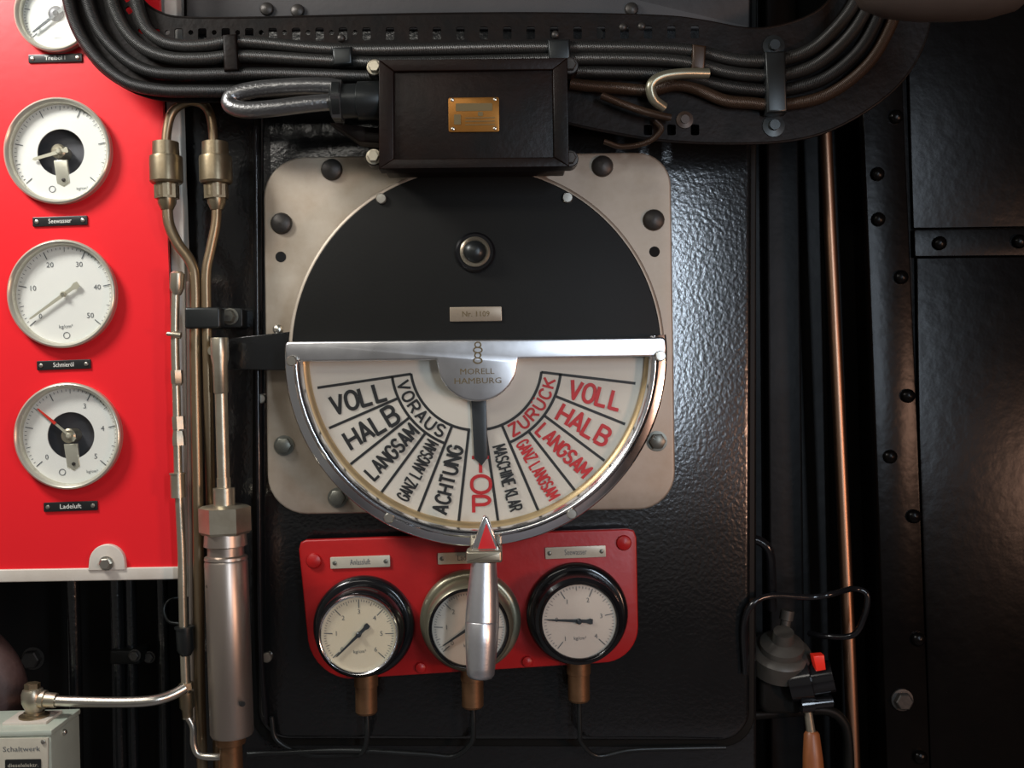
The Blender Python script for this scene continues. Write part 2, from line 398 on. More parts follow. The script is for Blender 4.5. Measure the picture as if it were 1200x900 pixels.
def print_text(txt, px, py, ang, h, d, name, m, parent, width=None):
    """small print from Blender's built-in face, centred on a pixel; h = capital height in px"""
    cu = bpy.data.curves.new('print', 'FONT'); cu.body = txt; cu.align_x = 'CENTER'; cu.align_y = 'CENTER'; cu.size = 1; cu.resolution_u = 2
    t = bpy.data.objects.new('print', cu); COL.objects.link(t)
    dg = bpy.context.evaluated_depsgraph_get(); me = bpy.data.meshes.new_from_object(t.evaluated_get(dg))
    bpy.data.objects.remove(t); bpy.data.curves.remove(cu)
    k = L(h, d) / 0.72; xs = [v.co.x for v in me.vertices]; kx = k
    if width and xs: kx = L(width, d) / (max(xs) - min(xs))
    a = math.radians(ang) + ROLL; o = W(px, py, d); c, s_ = math.cos(a), math.sin(a)
    mb = MB()
    vs = [o + Vector((v.co.x * kx * c - v.co.y * k * s_, 0, v.co.x * kx * s_ + v.co.y * k * c)) for v in me.vertices]
    mb.add(vs, [tuple(p.vertices) for p in me.polygons]); bpy.data.meshes.remove(me)
    return obj(name, mb, m, parent)

# ================================================================== SETTING
mb = MB().box((-1.6, 0.16, -1.15), (1.6, 0.22, 0.95)); struct('wall_back', mb, 'black_wall')
mb = MB().box((-1.6, -3.2, -1.2), (1.6, 0.22, -1.15)); struct('floor', mb, 'floor_steel')
mb = MB().box((-1.6, -3.2, 0.95), (1.6, 0.22, 1.0)); struct('ceiling', mb, 'black_wall')
mb = MB().box((1.6, -3.2, -1.2), (1.66, 0.22, 1.0)); struct('wall_side', mb, 'black_wall')
# riveted bulkhead on the right
mb = MB().prism([(1010, -140), (1400, -140), (1400, 1100), (1046, 1100)], -0.05, -0.158)
wr = struct('wall_right', mb, 'bulkhead_brown')
def wpart(name, pts, df, db, m='bulkhead_brown', bev=0.0015): return obj(name, MB().prism(pts, df, db, bev), m, wr)
wpart('riveted_strap', [(1005, -60), (1052, -60), (1060, 154), (1076, 512), (1092, 960), (1042, 960), (1026, 512), (1012, 154)], -0.038, -0.052)
wpart('cover_plate', [(1074, 302), (1390, 298), (1390, 1050), (1096, 1050), (1077, 512)], -0.043, -0.052)
wpart('cross_strap', [(1071, 269), (1390, 264), (1390, 298), (1072, 301)], -0.040, -0.052)
wpart('upper_plate', [(1060, -60), (1390, -60), (1390, 263), (1070, 268)], -0.044, -0.052)
rv = mesh_of('rivet', dome(0.0085, 0.007), 'bulkhead_brown')
for x, y in [(1050, 137), (1028, 204), (1029, 257), (1056, 325), (1101, 285), (1064, 464), (1043, 535), (1071, 605), (1076, 749), (1078, 887), (1195, 283)]:
    inst('rivet', rv, wr, W(x, y, -0.037))
nutm = mesh_of('nut', hexhead(0.0105, 0.011), 'bolt_dark'); inst('nut', nutm, wr, W(1057, 820, -0.037))

# recess behind the copper pipe: stiffener and flat strips on the back wall
o = struct('trim_1', MB().prism([(896, -60), (934, -60), (946, 980), (904, 980)], -0.135, -0.158, 0.004), 'black_wall')
o = struct('trim_2', MB().prism([(972, 100), (1000, 100), (1022, 980), (990, 980)], -0.12, -0.158, 0.003), 'black_wall')

# cabinet with its door, which carries the telegraph
cab = thing('switch_cabinet', W(590, 1000, -0.02), 'black enamelled steel cabinet with a round-cornered door behind the telegraph dial', 'cabinet')
obj('body', MB().prism(rrect(214, -140, 887, 1040, 4), -0.012, -0.155, 0.004), 'black_enamel', cab)
obj('door', MB().prism(rrect(303, -90, 881, 868, (10, 10, 36, 36), 8, -0.2), 0.0, -0.013, 0.006), 'black_enamel', cab)
obj('door_seal', MB().prism(rrect(296, -95, 886, 875, (10, 10, 38, 38), 8, -0.2), -0.008, -0.0125, 0.002), 'black_satin', cab)
obj('top_panel', MB().prism(rrect(218, -130, 879, 34, 3), 0.006, -0.012, 0.003), 'grey_top', cab)
sm = mesh_of('screw', slotted(0.006, 0.004), 'bolt_bright')
hb = mesh_of('bolt', dome(0.008, 0.006), 'bolt_dark')
for x, y, d in [(313, 11, .006), (349, 13, .006), (740, 11, .006), (313, 770, .0), (306, 467, 0.0)]:
    inst('screw', hb if y < 50 else sm, cab, W(x, y, d))

# ================================================================== RED GAUGE PANEL
PD = 0.030   # its face
gp = thing('instrument_board', W(90, 680, PD), 'glossy red instrument panel on the pale rail with a bolted tab', 'panel')
GAUGES = [(62, 13, 47), (66, 176, 63), (71, 344, 64), (78, 511, 63)]; GF = 0.012
obj('panel', holed_plate([(-260, -120), (183, -120), (191, 120), (210, 664), (-260, 672)], [ring_pts(*axis_px(x, y, PD + GF, PD), r - 2.5) for x, y, r in GAUGES], PD, 0.006), 'red_paint', gp)
obj('rail', MB().prism([(-260, 672), (211, 664.5), (211, 679), (-260, 687)], PD + 0.004, PD - 0.012, 0.0015), 'rail_white', gp)
tab = [(103, 669)] + [(125 + 21 * math.cos(math.radians(a)), 659 - 21 * math.sin(math.radians(a))) for a in range(180, -1, -12)] + [(147, 668)]
to = obj('tab', MB().prism(tab, PD + 0.006, PD, 0.0012), 'rail_white', gp)
inst('bolt', mesh_of('bolt', hexhead(0.0066, 0.008), 'bolt_bright'), gp, W(125, 660, PD + 0.006))
obj('edge_bar', MB().prism([(188, -120), (203, -120), (217, 320), (222, 700), (208, 700), (200, 320)], PD - 0.012, PD - 0.03, 0.002), 'strip_grey', gp)
for y in (60, 640):
    obj('bracket', MB().box((W(150, y).x - .02, -PD + 0.006, W(150, y).z - .02), (W(150, y).x + .02, 0.161, W(150, y).z + .02)), 'black_wall', gp)

def ticks(cx, cy, d, r0, r1, rb, a0, a1, nmaj, nmin, w, sk=0.0):
    mb = MB(); n = nmaj * nmin
    for k in range(n + 1):
        a = math.radians(a0 + (a1 - a0) * k / n)
        ra = rb if k % nmin == 0 else (r0 if (nmin % 2 == 0 and k % nmin == nmin // 2) else (r0 + r1) / 2)
        p = [W(cx + r * math.cos(a), cy - r * math.sin(a), d) for r in (ra, r1)]
        mb.stroke(p, L(w if k % nmin == 0 else w * 0.6, d))
    return mb
def needle(cx, cy, d, ang, r_tip, r_tail, w_tip, w_hub, w_tail, th=0.0012):
    a = math.radians(ang); c, s_ = math.cos(a), math.sin(a)
    prof = [(r_tip, 0), (r_tip - 2, w_tip), (0, w_hub), (-r_tail * .55, w_hub), (-r_tail * .8, w_tail), (-r_tail, w_tail * 0.8)]
    pts = [(u, v) for u, v in prof] + [(u, -v) for u, v in reversed(prof[1:])]
    mb = MB().prism([(cx + u * c - v * s_, cy - (u * s_ + v * c)) for u, v in pts], d + th, d)
    mb.disc(cx, cy, d, [(3.2, -0.001), (3.2, 0.003), (2, 0.004), (0, 0.004)], 16)
    return mb

# panel gauges: centre is read at the rim front; the dial sits deeper, so it is recomputed on the same axis
def panel_gauge(px, py, R, label, labels, pointer, window, extra=None):
    df = PD + GF
    g = thing('pressure_gauge', W(*axis_px(px, py, df, PD), PD), label, 'gauge', 'gauges on the red panel')
    ax, ay = px, py
    cs = MB().disc(ax, ay, df, [(R - 3.5, -0.034), (R - 3.5, -GF), (R - 1, -GF + .0002), (R - 1, -0.005), (R, -0.003), (R - 0.5, -0.001), (R - 2.5, 0.0), (R - 5, -0.002), (R - 6.2, -0.004), (R - 6.4, -0.034)], 72, caps=False)
    obj('case', cs, 'rim_cream', g, ang=50)
    dd = df - 0.012; cx, cy = axis_px(px, py, df, dd); r = R - 5.5
    if window:
        mb = MB().lathe(W(cx, cy, dd), (0, -1, 0), [(L(27.5, dd), -0.0015), (L(27.5, dd), 0), (L(r, dd), 0), (L(r, dd), -0.0015)], 72, caps=False)
    else:
        mb = MB().disc(cx, cy, dd, [(r, -0.0015), (r, 0), (0, 0)], 64)
    dial = obj('dial', mb, 'dial_white', g)
    S = r / 56.0
    obj('scale_marks', ticks(cx, cy, dd + 0.0004, 48 * S, 53 * S, 44 * S, 222, -40, 5, 10, 1.1), 'print_grey', dial)
    for k, t in enumerate(labels):
        a = math.radians(222 - 262 * k / (len(labels) - 1))
        if t: print_text(t, cx + 37 * S * math.cos(a), cy - 37 * S * math.sin(a), 1.5, 6.0 * S, dd + 0.0004, 'numeral', 'print_grey', dial)
    dn = dd + (0.004 if window else 0.0035); nx, ny = axis_px(px, py, df, dn)
    if window:
        rec = MB().disc(*axis_px(px, py, df, df - 0.030), df - 0.030, [(R - 7, 0), (R - 7, 0.001), (0, 0.001)], 40)
        obj('movement_plate', rec, 'recess_grey', g)
        a = W(nx, ny, dn - .006); arm = MB().prism([(nx - 7, ny + 10), (nx + 9, ny + 9), (nx + 12, ny + 36), (nx + 5, ny + 41), (nx - 3, ny + 37)], dn - 0.003, dn - 0.006, 0.001)
        obj('movement_arm', arm, 'rim_cream', g)
        obj('arm_screw', MB().disc(nx + 5, ny + 33, dn - 0.003, [(2.4, -.0005), (2.0, 0.0012), (0, 0.0015)], 14), 'bolt_dark', g)
        hub = MB().disc(nx, ny, dn - 0.006, [(8.5, -0.024), (8.5, 0.003), (6.5, 0.0045), (4, 0.0045), (3.4, 0.0055), (0, 0.0055)], 28)
        obj('hub', hub, 'nickel_old', g)
        if extra == 'red':
            obj('pointer', needle(nx, ny, dn - .001, pointer, 48, 8, 0.8, 1.6, 3), 'needle_cream', g)
            c, s_ = math.cos(math.radians(pointer)), math.sin(math.radians(pointer))
            q = [(22, 1.7), (49, 0.8), (49, -0.8), (22, -1.7)]
            obj('red_tip', MB().prism([(nx + u * c - v * s_, ny - (u * s_ + v * c)) for u, v in q], dn + 0.0011, dn - 0.0002), 'needle_red', g)
        else:
            obj('pointer', needle(nx, ny, dn - .001, pointer, 33, 10, 1.6, 2.2, 3.6), 'needle_cream', g)
        print_text('kg/cm²', cx + 25, cy + 42, 4, 3.6, dd + 0.0004, 'unit_print', 'print_grey', dial)
        obj('emblem', MB().disc(cx - 10, cy + 43, dd + 0.0003, [(4, 0), (4, .0001), (3.2, .0001), (3.2, 0)], 20, caps=False), 'print_grey', dial)
    else:
        obj('pointer', needle(nx, ny, dn, pointer, 48 * S, 20 * S, 1.0, 2.0, 4.0), 'needle_cream' if R > 50 else 'pointer_grey', g)
        print_text('kg/cm²', cx + 1, cy + 36 * S, 3, 4.2 * S, dd + 0.0004, 'unit_print', 'print_grey', dial)
        if R > 50: obj('emblem', MB().disc(cx + 2, cy + 48, dd + 0.0003, [(4, 0), (4, .0001), (3.2, .0001), (3.2, 0)], 20, caps=False), 'print_grey', dial)
        else: obj('hub', MB().disc(nx, ny, dn - 0.003, [(9, -0.002), (9, 0.001), (6, 0.003), (0, 0.003)], 24), 'recess_grey', g)
    obj('glass', MB().disc(px, py, df - 0.0045, [(R - 6, 0), (R - 6, 0.0012), (0, 0.0012)], 48), 'clear_glass', g)
    return g
panel_gauge(62, 13, 47, 'small pale-rimmed gauge half behind the curving cables on the red panel', ['0', '', '10', '', '20', ''], 218, False)
panel_gauge(66, 176, 63, 'white-rimmed gauge with dark centre window, above the plain-faced gauge on red panel', ['', '', '', '', '', ''], 196, True)
panel_gauge(71, 344, 64, 'white-rimmed gauge with full face numbered 0 to 50 on red panel', ['0', '10', '20', '30', '40', '50'], 216, False)
panel_gauge(78, 511, 63, 'white-rimmed gauge with dark centre window and red-tipped pointer on red panel', ['0', '', '', '3', '4', '5'], 140, True, 'red')

def label_plate(x0, y0, x1, y1, sk, d, txt, m, pm, label, tw, group, scr='bolt_bright'):
    t = thing('label_plate', W((x0 + x1) / 2, (y0 + y1) / 2, d), label, 'label plate', group)
    obj('plate', MB().prism(rrect(x0, y0, x1, y1, 1, 2, sk), d + 0.0022, d, 0.0005, 2), m, t)
    cx, cy = (x0 + x1) / 2, (y0 + y1) / 2; hw = (x1 - x0) / 2 - 5; a = math.radians(sk)
    me = mesh_of('screw', dome(L(2.6, d), 0.0012, 10), scr)
    for s_ in (-1, 1): inst('screw', me, t, W(cx + s_ * hw * math.cos(a), cy - s_ * hw * math.sin(a), d + 0.0022))
    print_text(txt, cx, cy, sk, (y1 - y0) * 0.5, d + 0.0025, 'lettering', pm, t, tw)
G1 = 'black label plates on the red panel'
label_plate(33, 63, 96, 73, 1.5, PD, 'Treiböl I', 'label_black', 'print_white', 'black label plate under the small gauge behind the cables', 24, G1)
label_plate(38, 253.5, 102, 264.5, 2, PD, 'Seewasser', 'label_black', 'print_white', 'black label plate between the topmost windowed gauge and the plain-faced gauge', 27, G1)
label_plate(43, 422, 106, 433, 2, PD, 'Schmieröl', 'label_black', 'print_white', 'black label plate between plain-faced gauge and red-needle gauge', 24, G1)
label_plate(51, 588, 114, 599, 2, PD, 'Ladeluft', 'label_black', 'print_white', 'black label plate under the gauge with the red-tipped pointer', 25, G1)

# ================================================================== ENGINE TELEGRAPH
TX, TY = 558.5, 415
et = thing('engine_telegraph', W(TX, 640, 0.0), 'ship engine telegraph with half-round lettered dial and chrome bezel on steel plate', 'telegraph')
obj('mounting_plate', MB().prism(rrect(311, 181, 789, 600, (48, 40, 44, 46), 8, 0.8), 0.010, -0.001, 0.0025), 'plate_steel', et)
bd = mesh_of('plate_bolt', dome(0.0125, 0.008, 20), 'bolt_dark')
bg = mesh_of('plate_bolt', hexhead(0.0095, 0.008), 'bolt_green')
for x, y in [(389, 199), (706, 195), (330, 262), (766, 258)]: inst('plate_bolt', bd, et, W(x, y, 0.010))
for x, y in [(333, 522), (770, 517), (396, 583)]: inst('plate_bolt', bg, et, W(x, y, 0.010))
hm = mesh_of('plate_hole', MB().lathe(ZERO, (0, -1, 0), [(0.0062, -0.0005), (0.0062, 0.0004), (0, 0.0004)], 20), 'hole_black')
for x, y in [(329, 301), (767, 295)]: inst('plate_hole', hm, et, W(x, y, 0.010))
DF = 0.056
obj('drum', MB().disc(TX, TY - 2, DF, [(221, -0.048), (221, -0.003), (220, -0.001), (217.5, 0.0), (216.5, 0.0), (216, -0.012), (0, -0.012)], 128), 'plate_steel', et, ang=50)
half = [(TX + 216.2 * math.cos(math.radians(a)), TY - 2 - 216.2 * math.sin(math.radians(a))) for a in range(0, 181, 2)]
obj('cover_disc', MB().prism(half + [(TX - 216, TY + 6), (TX + 216, TY + 4)], DF + 0.001, DF - 0.004, 0.0008), 'black_satin', et)
s2 = mesh_of('cover_screw', slotted(0.006, 0.004), 'bolt_bright')
for x, y in [(447, 233), (665, 232)]: inst('cover_screw', s2, et, W(x, y, DF + 0.001))
kn = obj('push_button', MB().disc(557, 296, DF + 0.001, [(23.5, -0.001), (23.5, 0.003), (21, 0.006), (17.5, 0.006), (17.5, 0.004)], 40), 'black_gloss', et)
obj('button_ring', MB().disc(557, 296, DF + 0.001, [(17.5, 0.003), (17.5, 0.009), (15.5, 0.0105), (13, 0.009), (13, 0.006)], 36), 'nickel_old', kn)
obj('button_cap', MB().disc(557, 296, DF + 0.001, [(13, 0.005), (12.5, 0.011), (9, 0.015), (4, 0.0165), (0, 0.0167)], 32), 'gland_grey', kn)
npl = obj('serial_plate', MB().prism(rrect(527, 359.5, 588, 376.5, 1, 2, 0.8), DF + 0.003, DF, 0.0006, 2), 'label_bronze', et)
print_text('Nr. 1109', 557.5, 368, 0.8, 6.5, DF + 0.0033, 'lettering', 'print_brown', npl, 32)

# dial
DD = 0.052
CX, CY = 558, 427
rim_pts = [(TX + 206 * math.cos(math.radians(a)), TY - 206 * math.sin(math.radians(a))) for a in range(-182, 3, 3)]
dial = obj('dial', MB().prism(rim_pts, DD, DD - 0.004), 'telegraph_dial', et)
DP = DD + 0.0004; TILT = 0.8
def pol(r, a):   # a: degrees below the horizontal; left half uses 180+a
    t = math.radians(a); return CX + r * math.cos(t), CY - r * math.sin(t)
def line(r0, r1, a, w):
    return MB().stroke([W(*pol(r0, a), DP), W(*pol(r1, a), DP)], L(w, DP))
for side in (-1, 1):
    for k in range(6):
        b = 7.6 + 15.05 * k
        a = (180 + b if side < 0 else -b) + TILT
        r0 = 77 if k in (0, 4, 5) else 99
        obj('sector_line', line(r0, 188, a, 3.2), 'print_black', dial)
    def arcline(r, b0, b1):
        pts = []
        for k in range(25):
            b = b0 + (b1 - b0) * k / 24; a = (180 + b if side < 0 else -b) + TILT
            pts.append(W(*pol(r, a), DP))
        return MB().stroke(pts, L(3.2, DP))
    obj('ring_line', arcline(77, 7.3, 84), 'print_black', dial)
    obj('ring_line', arcline(99.5, 7.3, 67.8), 'print_black', dial)
DL = DP + 0.0003
spec = [('VOLL', 15.2, 143, 66, 21), ('HALB', 30.2, 143, 66, 22), ('LANGSAM', 45.3, 142.5, 76, 17), ('GANZ LANGSAM', 60.4, 142, 76, 14.5), ('ACHTUNG', 75.4, 139, 80, 17)]
for t, b, r, ln, h in spec:
    obj('lettering', word(t, *pol(r, 180 + b + TILT), b + TILT, ln, h, DL, 4.2 if h > 20 else (3.3 if h > 16 else 2.2)), 'print_black', dial)
spec = [('VOLL', 15.2, 145, 62, 21, 'print_red'), ('HALB', 30.2, 145, 64, 21, 'print_red'), ('LANGSAM', 45.3, 144, 76, 16.5, 'print_red'), ('GANZ LANGSAM', 60.4, 143, 76, 14.5, 'print_red'), ('MASCHINE KLAR', 75.4, 138, 78, 14.5, 'print_black')]
for t, b, r, ln, h, m in spec:
    obj('lettering', word(t, *pol(r, -b + TILT), -b + TILT, ln, h, DL, 4.2 if h > 20 else (3.3 if h > 16 else 2.2)), m, dial)
for t, m, a0, a1 in [('VORAUS', 'print_black', 180 + 15.5, 180 + 60.5), ('ZURÜCK', 'print_red', -60.5, -15)]:
    for k, ch in enumerate(t):
        a = a0 + (a1 - a0) * k / 5 + TILT
        obj('lettering', word(ch, *pol(88, a), a + 90, 9.5, 13.5, DL, 2.8), m, dial)
for ch, y, wd_, hh in [('S', 526, 11, 17), ('T', 545, 20, 18), ('O', 567.5, 22, 20), ('P', 591, 19, 19)]:
    obj('lettering', word(ch, 562.5 + (y - 524) * 0.03, y, 1, wd_, hh, DL, 4.0), 'print_red', dial)
obj('pointer', MB().prism([(551.5, 455), (569.5, 455), (571.5, 536), (564.5, 546), (555.5, 537)], DD + 0.006, DD + 0.0025, 0.0015, 2), 'pointer_grey', et)
# window edge, bezel, glass
dg0 = DD + 0.004
obj('inner_ring', MB().lathe(W(TX, TY, dg0), (0, -1, 0), [(L(197, dg0), -0.004), (L(197, dg0), 0.0), (L(198.5, dg0), 0.002), (L(204, dg0), 0.006), (L(206, dg0), 0.006), (L(206, dg0), -.004)], 96, a0=math.radians(180), a1=math.radians(360)), 'gold_ring', et, ang=60)
bd0 = 0.066
prof = [(224, -0.014), (224.5, -0.002), (223.5, 0.0), (222, 0.0008), (214.5, 0.0012), (213.5, 0.002), (212, 0.006), (210.5, 0.0075), (209, 0.0075), (205.5, 0.004), (203.4, -0.001), (203.2, -0.012)]
rim = MB().lathe(W(TX - 1, TY + 1, bd0), (0, -1, 0), [(L(r, bd0), t) for r, t in prof], 128, a0=math.radians(176.6) + ROLL + .02, a1=math.radians(365) + ROLL + .02)
obj('bezel_rim', rim, 'chrome', et, ang=70)
lobe = [(559.5 + 47 * math.cos(math.radians(a)), 423.5 - 47 * math.sin(math.radians(a))) for a in range(-2, -180, -6)]
bar = [(337, 400.5), (777, 395), (780.5, 398), (781, 417.5), (608, 420)] + lobe + [(511, 421.5), (335.5, 424), (334, 404)]
bz = obj('bezel_bar', MB().prism(bar, bd0 + 0.011, bd0 - 0.014, 0.0022), 'bar_chrome', et)
DBT = bd0 + 0.0113
print_text('MORELL', 559, 435.5, 1, 7, DBT, 'lettering', 'print_brown', bz, 40)
print_text('HAMBURG', 560, 446.5, 1, 7, DBT, 'lettering', 'print_brown', bz, 55)
lg = MB()
for k in range(4):
    y = 404 + k * 6.2
    for s_ in (-1, 1): lg.stroke([W(560 + s_ * 5 * math.cos(t * PI / 6) * (1 if k % 2 else .7), y + 3.2 * math.sin(t * PI / 6), DBT) for t in range(-3, 4)], L(1.5, DBT))
obj('emblem', lg, 'print_brown', bz)
s3 = mesh_of('bezel_screw', slotted(0.0058, 0.0035), 'bolt_bright')
for x, y, d in [(342, 423, .0785), (774, 417, .0785), (456, 607, .0705), (670, 602, .0705)]: inst('bezel_screw', s3, et, W(x, y, d))
gl = [(TX + 201 * math.cos(math.radians(a)), TY - 201 * math.sin(math.radians(a))) for a in range(-180, 1, 3)]
obj('cover_glass', MB().prism(gl, bd0 + 0.001, bd0 - 0.001), 'clear_glass', et)
# lever
HD = 0.115
lv = obj('lever', MB().prism(rrect(548, 648, 588, 658, 3, 4, 1.5), HD + 0.004, 0.03, 0.003).prism(rrect(546, 645.5, 588.5, 660, 3, 4, 1.5), HD + 0.012, HD - 0.012, 0.003), 'nickel_old', et)
obj('arrow_frame', MB().prism([(568.5, 605), (572, 607), (587, 647), (551, 648), (566, 606)], HD + 0.003, HD - 0.008, 0.002), 'chrome', lv)
obj('arrow_inlay', MB().prism([(570, 613), (581.5, 643), (560, 643.5)], HD + 0.0045, HD + 0.001, 0.0006, 2), 'print_red', lv)
obj('lever_arm', MB().prism([(553, 600), (583, 600), (585, 655), (552, 655)], 0.045, 0.02, 0.003), 'nickel_old', lv)
obj('grip', MB().spin((567, 659), (563, 796), HD, [(0, 12), (0.0, 15), (0.06, 15.5), (0.25, 18), (0.45, 19.6), (0.505, 19.8), (0.51, 19.2), (0.52, 19.8), (0.7, 18.8), (0.9, 16.8), (0.96, 16), (0.99, 13), (1.0, 9)], 40, d1=HD + 0.012), 'aluminium', lv, ang=40)
# flat link from the damper to the telegraph
# ================================================================== RED SUB-PANEL WITH THREE GAUGES
SD = 0.022
sp = thing('gauge_bracket', W(550, 790, 0), 'small red painted plate with three round gauges under the telegraph dial', 'panel')
out = [(352, 636), (358, 633)] + [(735, 620), (743, 622), (746, 630)] + [(748, 735)] + [(748 - 42 + 42 * math.cos(math.radians(a)), 735 + 42 * math.sin(math.radians(a))) for a in range(10, 81, 10)] + [(700, 777.5), (408, 796)] + [(412 - 52 + 52 - 52 * math.cos(math.radians(a)), 742 + 54 * math.sin(math.radians(a))) for a in range(80, 5, -10)] + [(359, 735), (350, 644)]
obj('plate', MB().prism(out, SD, SD - 0.008, 0.002), 'red_paint_old', sp)
for x, y in [(368, 657), (731, 636), (493, 782), (618, 775)]:
    obj('standoff', MB().disc(x, y, SD - 0.008, [(10, -0.016), (10, 0.0)], 14), 'black_satin', sp)
    inst('bolt', mesh_of('bolt', dome(0.009 if y < 700 else 0.0065, 0.005), 'red_paint_old'), sp, W(x, y, SD))
def small_gauge(px, py, R, dialm, flange, ringm, label, labels, a0, a1, pointer, r=44, brown=None):
    g = thing('pressure_gauge', W(px, py, SD), label, 'gauge', 'gauges on the small red plate')
    d1 = 0.070; k = (D - SD) / (D - 0.0)
    fl = [(R, 0.0), (R, 0.006), (R - 2, 0.010), (R - 5, 0.012), (R - 8, 0.012), (R - 9, 0.020), (R - 10, d1 - SD - 0.004), (r + 1.5, d1 - SD - 0.001), (r + 0.5, d1 - SD - 0.009)]
    obj('case', MB().lathe(W(px, py, SD), (0, -1, 0), [(L(a, SD), t) for a, t in fl], 64), flange, g, ang=50)
    fx, fy = axis_px(px, py, SD, d1)
    obj('rim', MB().disc(fx, fy, d1, [(r + 3.5, -0.006), (r + 3.5, -0.001), (r + 2, 0.001), (r, 0.0), (r - 0.5, -0.002), (r - .6, -0.006)], 64), ringm, g, ang=50)
    dd = d1 - 0.004; cx, cy = axis_px(px, py, SD, dd)
    dial = obj('dial', MB().disc(cx, cy, dd, [(r, -0.002), (r, 0), (0, 0)], 56), dialm, g)
    nm = len(labels) - 1
    obj('scale_marks', ticks(cx, cy, dd + 0.0004, 36, 41, 31, a0, a1, nm, 10, 1.0), 'print_grey', dial)
    for i, t in enumerate(labels):
        a = math.radians(a0 + (a1 - a0) * i / nm)
        print_text(t, cx + 26.5 * math.cos(a), cy - 26.5 * math.sin(a), 1.5, 5.5, dd + 0.0004, 'numeral', 'print_grey', dial)
    print_text('kg/cm²', cx + 1, cy + 20, 3, 4, dd + 0.0004, 'unit_print', 'print_grey', dial)
    obj('pointer', needle(cx, cy, dd + 0.0015, pointer, 38, 16, 0.7, 1.9, 3.4), 'pointer_grey', g)
    obj('glass', MB().disc(fx, fy, d1 - 0.0015, [(r - .3, -0.0006), (r - .3, 0.0006), (0, 0.0006)], 40), 'clear_glass', g)
    bx, by = px + 1, py + R
    fd = SD + 0.004
    ft = obj('fitting', MB().spin((bx + 1, by - 6), (bx + 1.5, by + 44), fd, [(0, 14), (0.35, 14), (0.36, 12.8), (0.95, 12.8), (1, 11)], 24), 'brown_brass', g)
    return bx + 1.5, by + 44, fd
small = []
small.append(small_gauge(427, 733, 59, 'dial_cream', 'black_gloss', 'chrome', 'black-cased gauge with yellowed face on the small red plate', ['0', '1', '2', '3', '4', '5', '6'], 222, -42, 225))
small.append(small_gauge(551.5, 726, 59, 'dial_pink', 'olive_metal', 'black_gloss', 'olive-grey cased gauge behind the telegraph handle on the small red plate', ['0', '1', '2', '3', '4', '5', '6'], 222, -42, 214))
small.append(small_gauge(676, 718, 59.5, 'dial_pink', 'black_gloss', 'black_gloss', 'black-cased gauge with horizontal pointer on the small red plate', ['1', '0', '1', '2', '3', '4'], 232, -42, 178))
G2 = 'pale label plates on the small red plate'
label_plate(387, 652, 457, 665.5, 2, SD, 'Anlassluft', 'label_pale', 'print_grey', 'pale label plate above the gauge with yellowed face', 24, G2, 'bolt_green')
label_plate(513, 647, 583, 660.5, 2, SD, 'Ladeluft', 'label_pale', 'print_grey', 'pale label plate half behind the telegraph handle', 24, G2, 'bolt_green')
label_plate(639, 640.5, 710, 654, 2.2, SD, 'Seewasser', 'label_pale', 'print_grey', 'pale label plate above the gauge with horizontal pointer', 26, G2, 'bolt_green')
# capillary pipes below the gauges
def pipe(name, pts, r, m, label, cat='pipe', group=None, **k):
    mb = MB().ptube(pts, r, **k); return tag(obj(name, mb, m), label, cat, group)
G3 = 'thin lines below the small gauges'
x, y, f = small[0]; pipe('capillary_tube', [(x, y - 4, f), (x + 1, y + 26, f), (x - 5, y + 46, .015), (x - 22, 884, .006), (360, 884, .006), (325, 868, .006), (318, 840, .006)], 3, 'gland_grey', 'thin dark tube bending from the yellowed gauge along the door bottom', group=G3)
x, y, f = small[1]; pipe('capillary_tube', [(x, y - 4, f), (x + 1, y + 22, f), (x - 2, y + 42, .02), (x - 22, 886, .012), (500, 884, .012), (430, 880, .014), (370, 880, .012), (290, 884, .012)], 3.2, 'gland_grey', 'thin dark tube from the olive-grey gauge running along the door bottom', group=G3)
x, y, f = small[2]; pipe('capillary_tube', [(x, y - 4, f), (x + 1, y + 35, f), (x + 3, 870, .02), (x + 22, 886, .012), (740, 879, .010), (800, 877, .008), (850, 876, .004)], 2.8, 'gland_grey', 'thin dark tube from the horizontal-pointer gauge along the door bottom', group=G3)

# ================================================================== CABLE TRAY, CABLES, TERMINAL BOX
TD = 0.074
def smooth(P, n=8):
    Q = [P[0]] + P + [P[-1]]; out = []
    for i in range(1, len(Q) - 2):
        a, b, c, e = [Vector(q) for q in Q[i - 1:i + 3]]
        for k in range(n):
            t = k / n; v = 0.5 * (2 * b + (c - a) * t + (2 * a - 5 * b + 4 * c - e) * t * t + (3 * b - a - 3 * c + e) * t ** 3); out.append((v.x, v.y))
    out.append(P[-1]); return out
top = smooth([(132, -110), (146, -50), (165, -3), (190, 16), (222, 21), (300, 21), (480, 17), (640, 16), (770, 19), (820, 24), (870, 33), (905, 32), (945, 20), (972, 0), (992, -40), (1000, -110)])
bot = smooth([(1098, -110), (1092, 0), (1082, 52), (1054, 98), (1005, 136), (950, 160), (880, 168), (780, 165), (690, 150), (600, 130), (440, 119), (330, 117), (240, 119), (190, 117), (150, 104), (112, 76), (84, 30), (70, -30), (60, -110)])
ct = thing('cable_tray', W(590, 120, TD - 0.02), 'black perforated cable tray bending upward at both ends above the telegraph', 'cable tray')
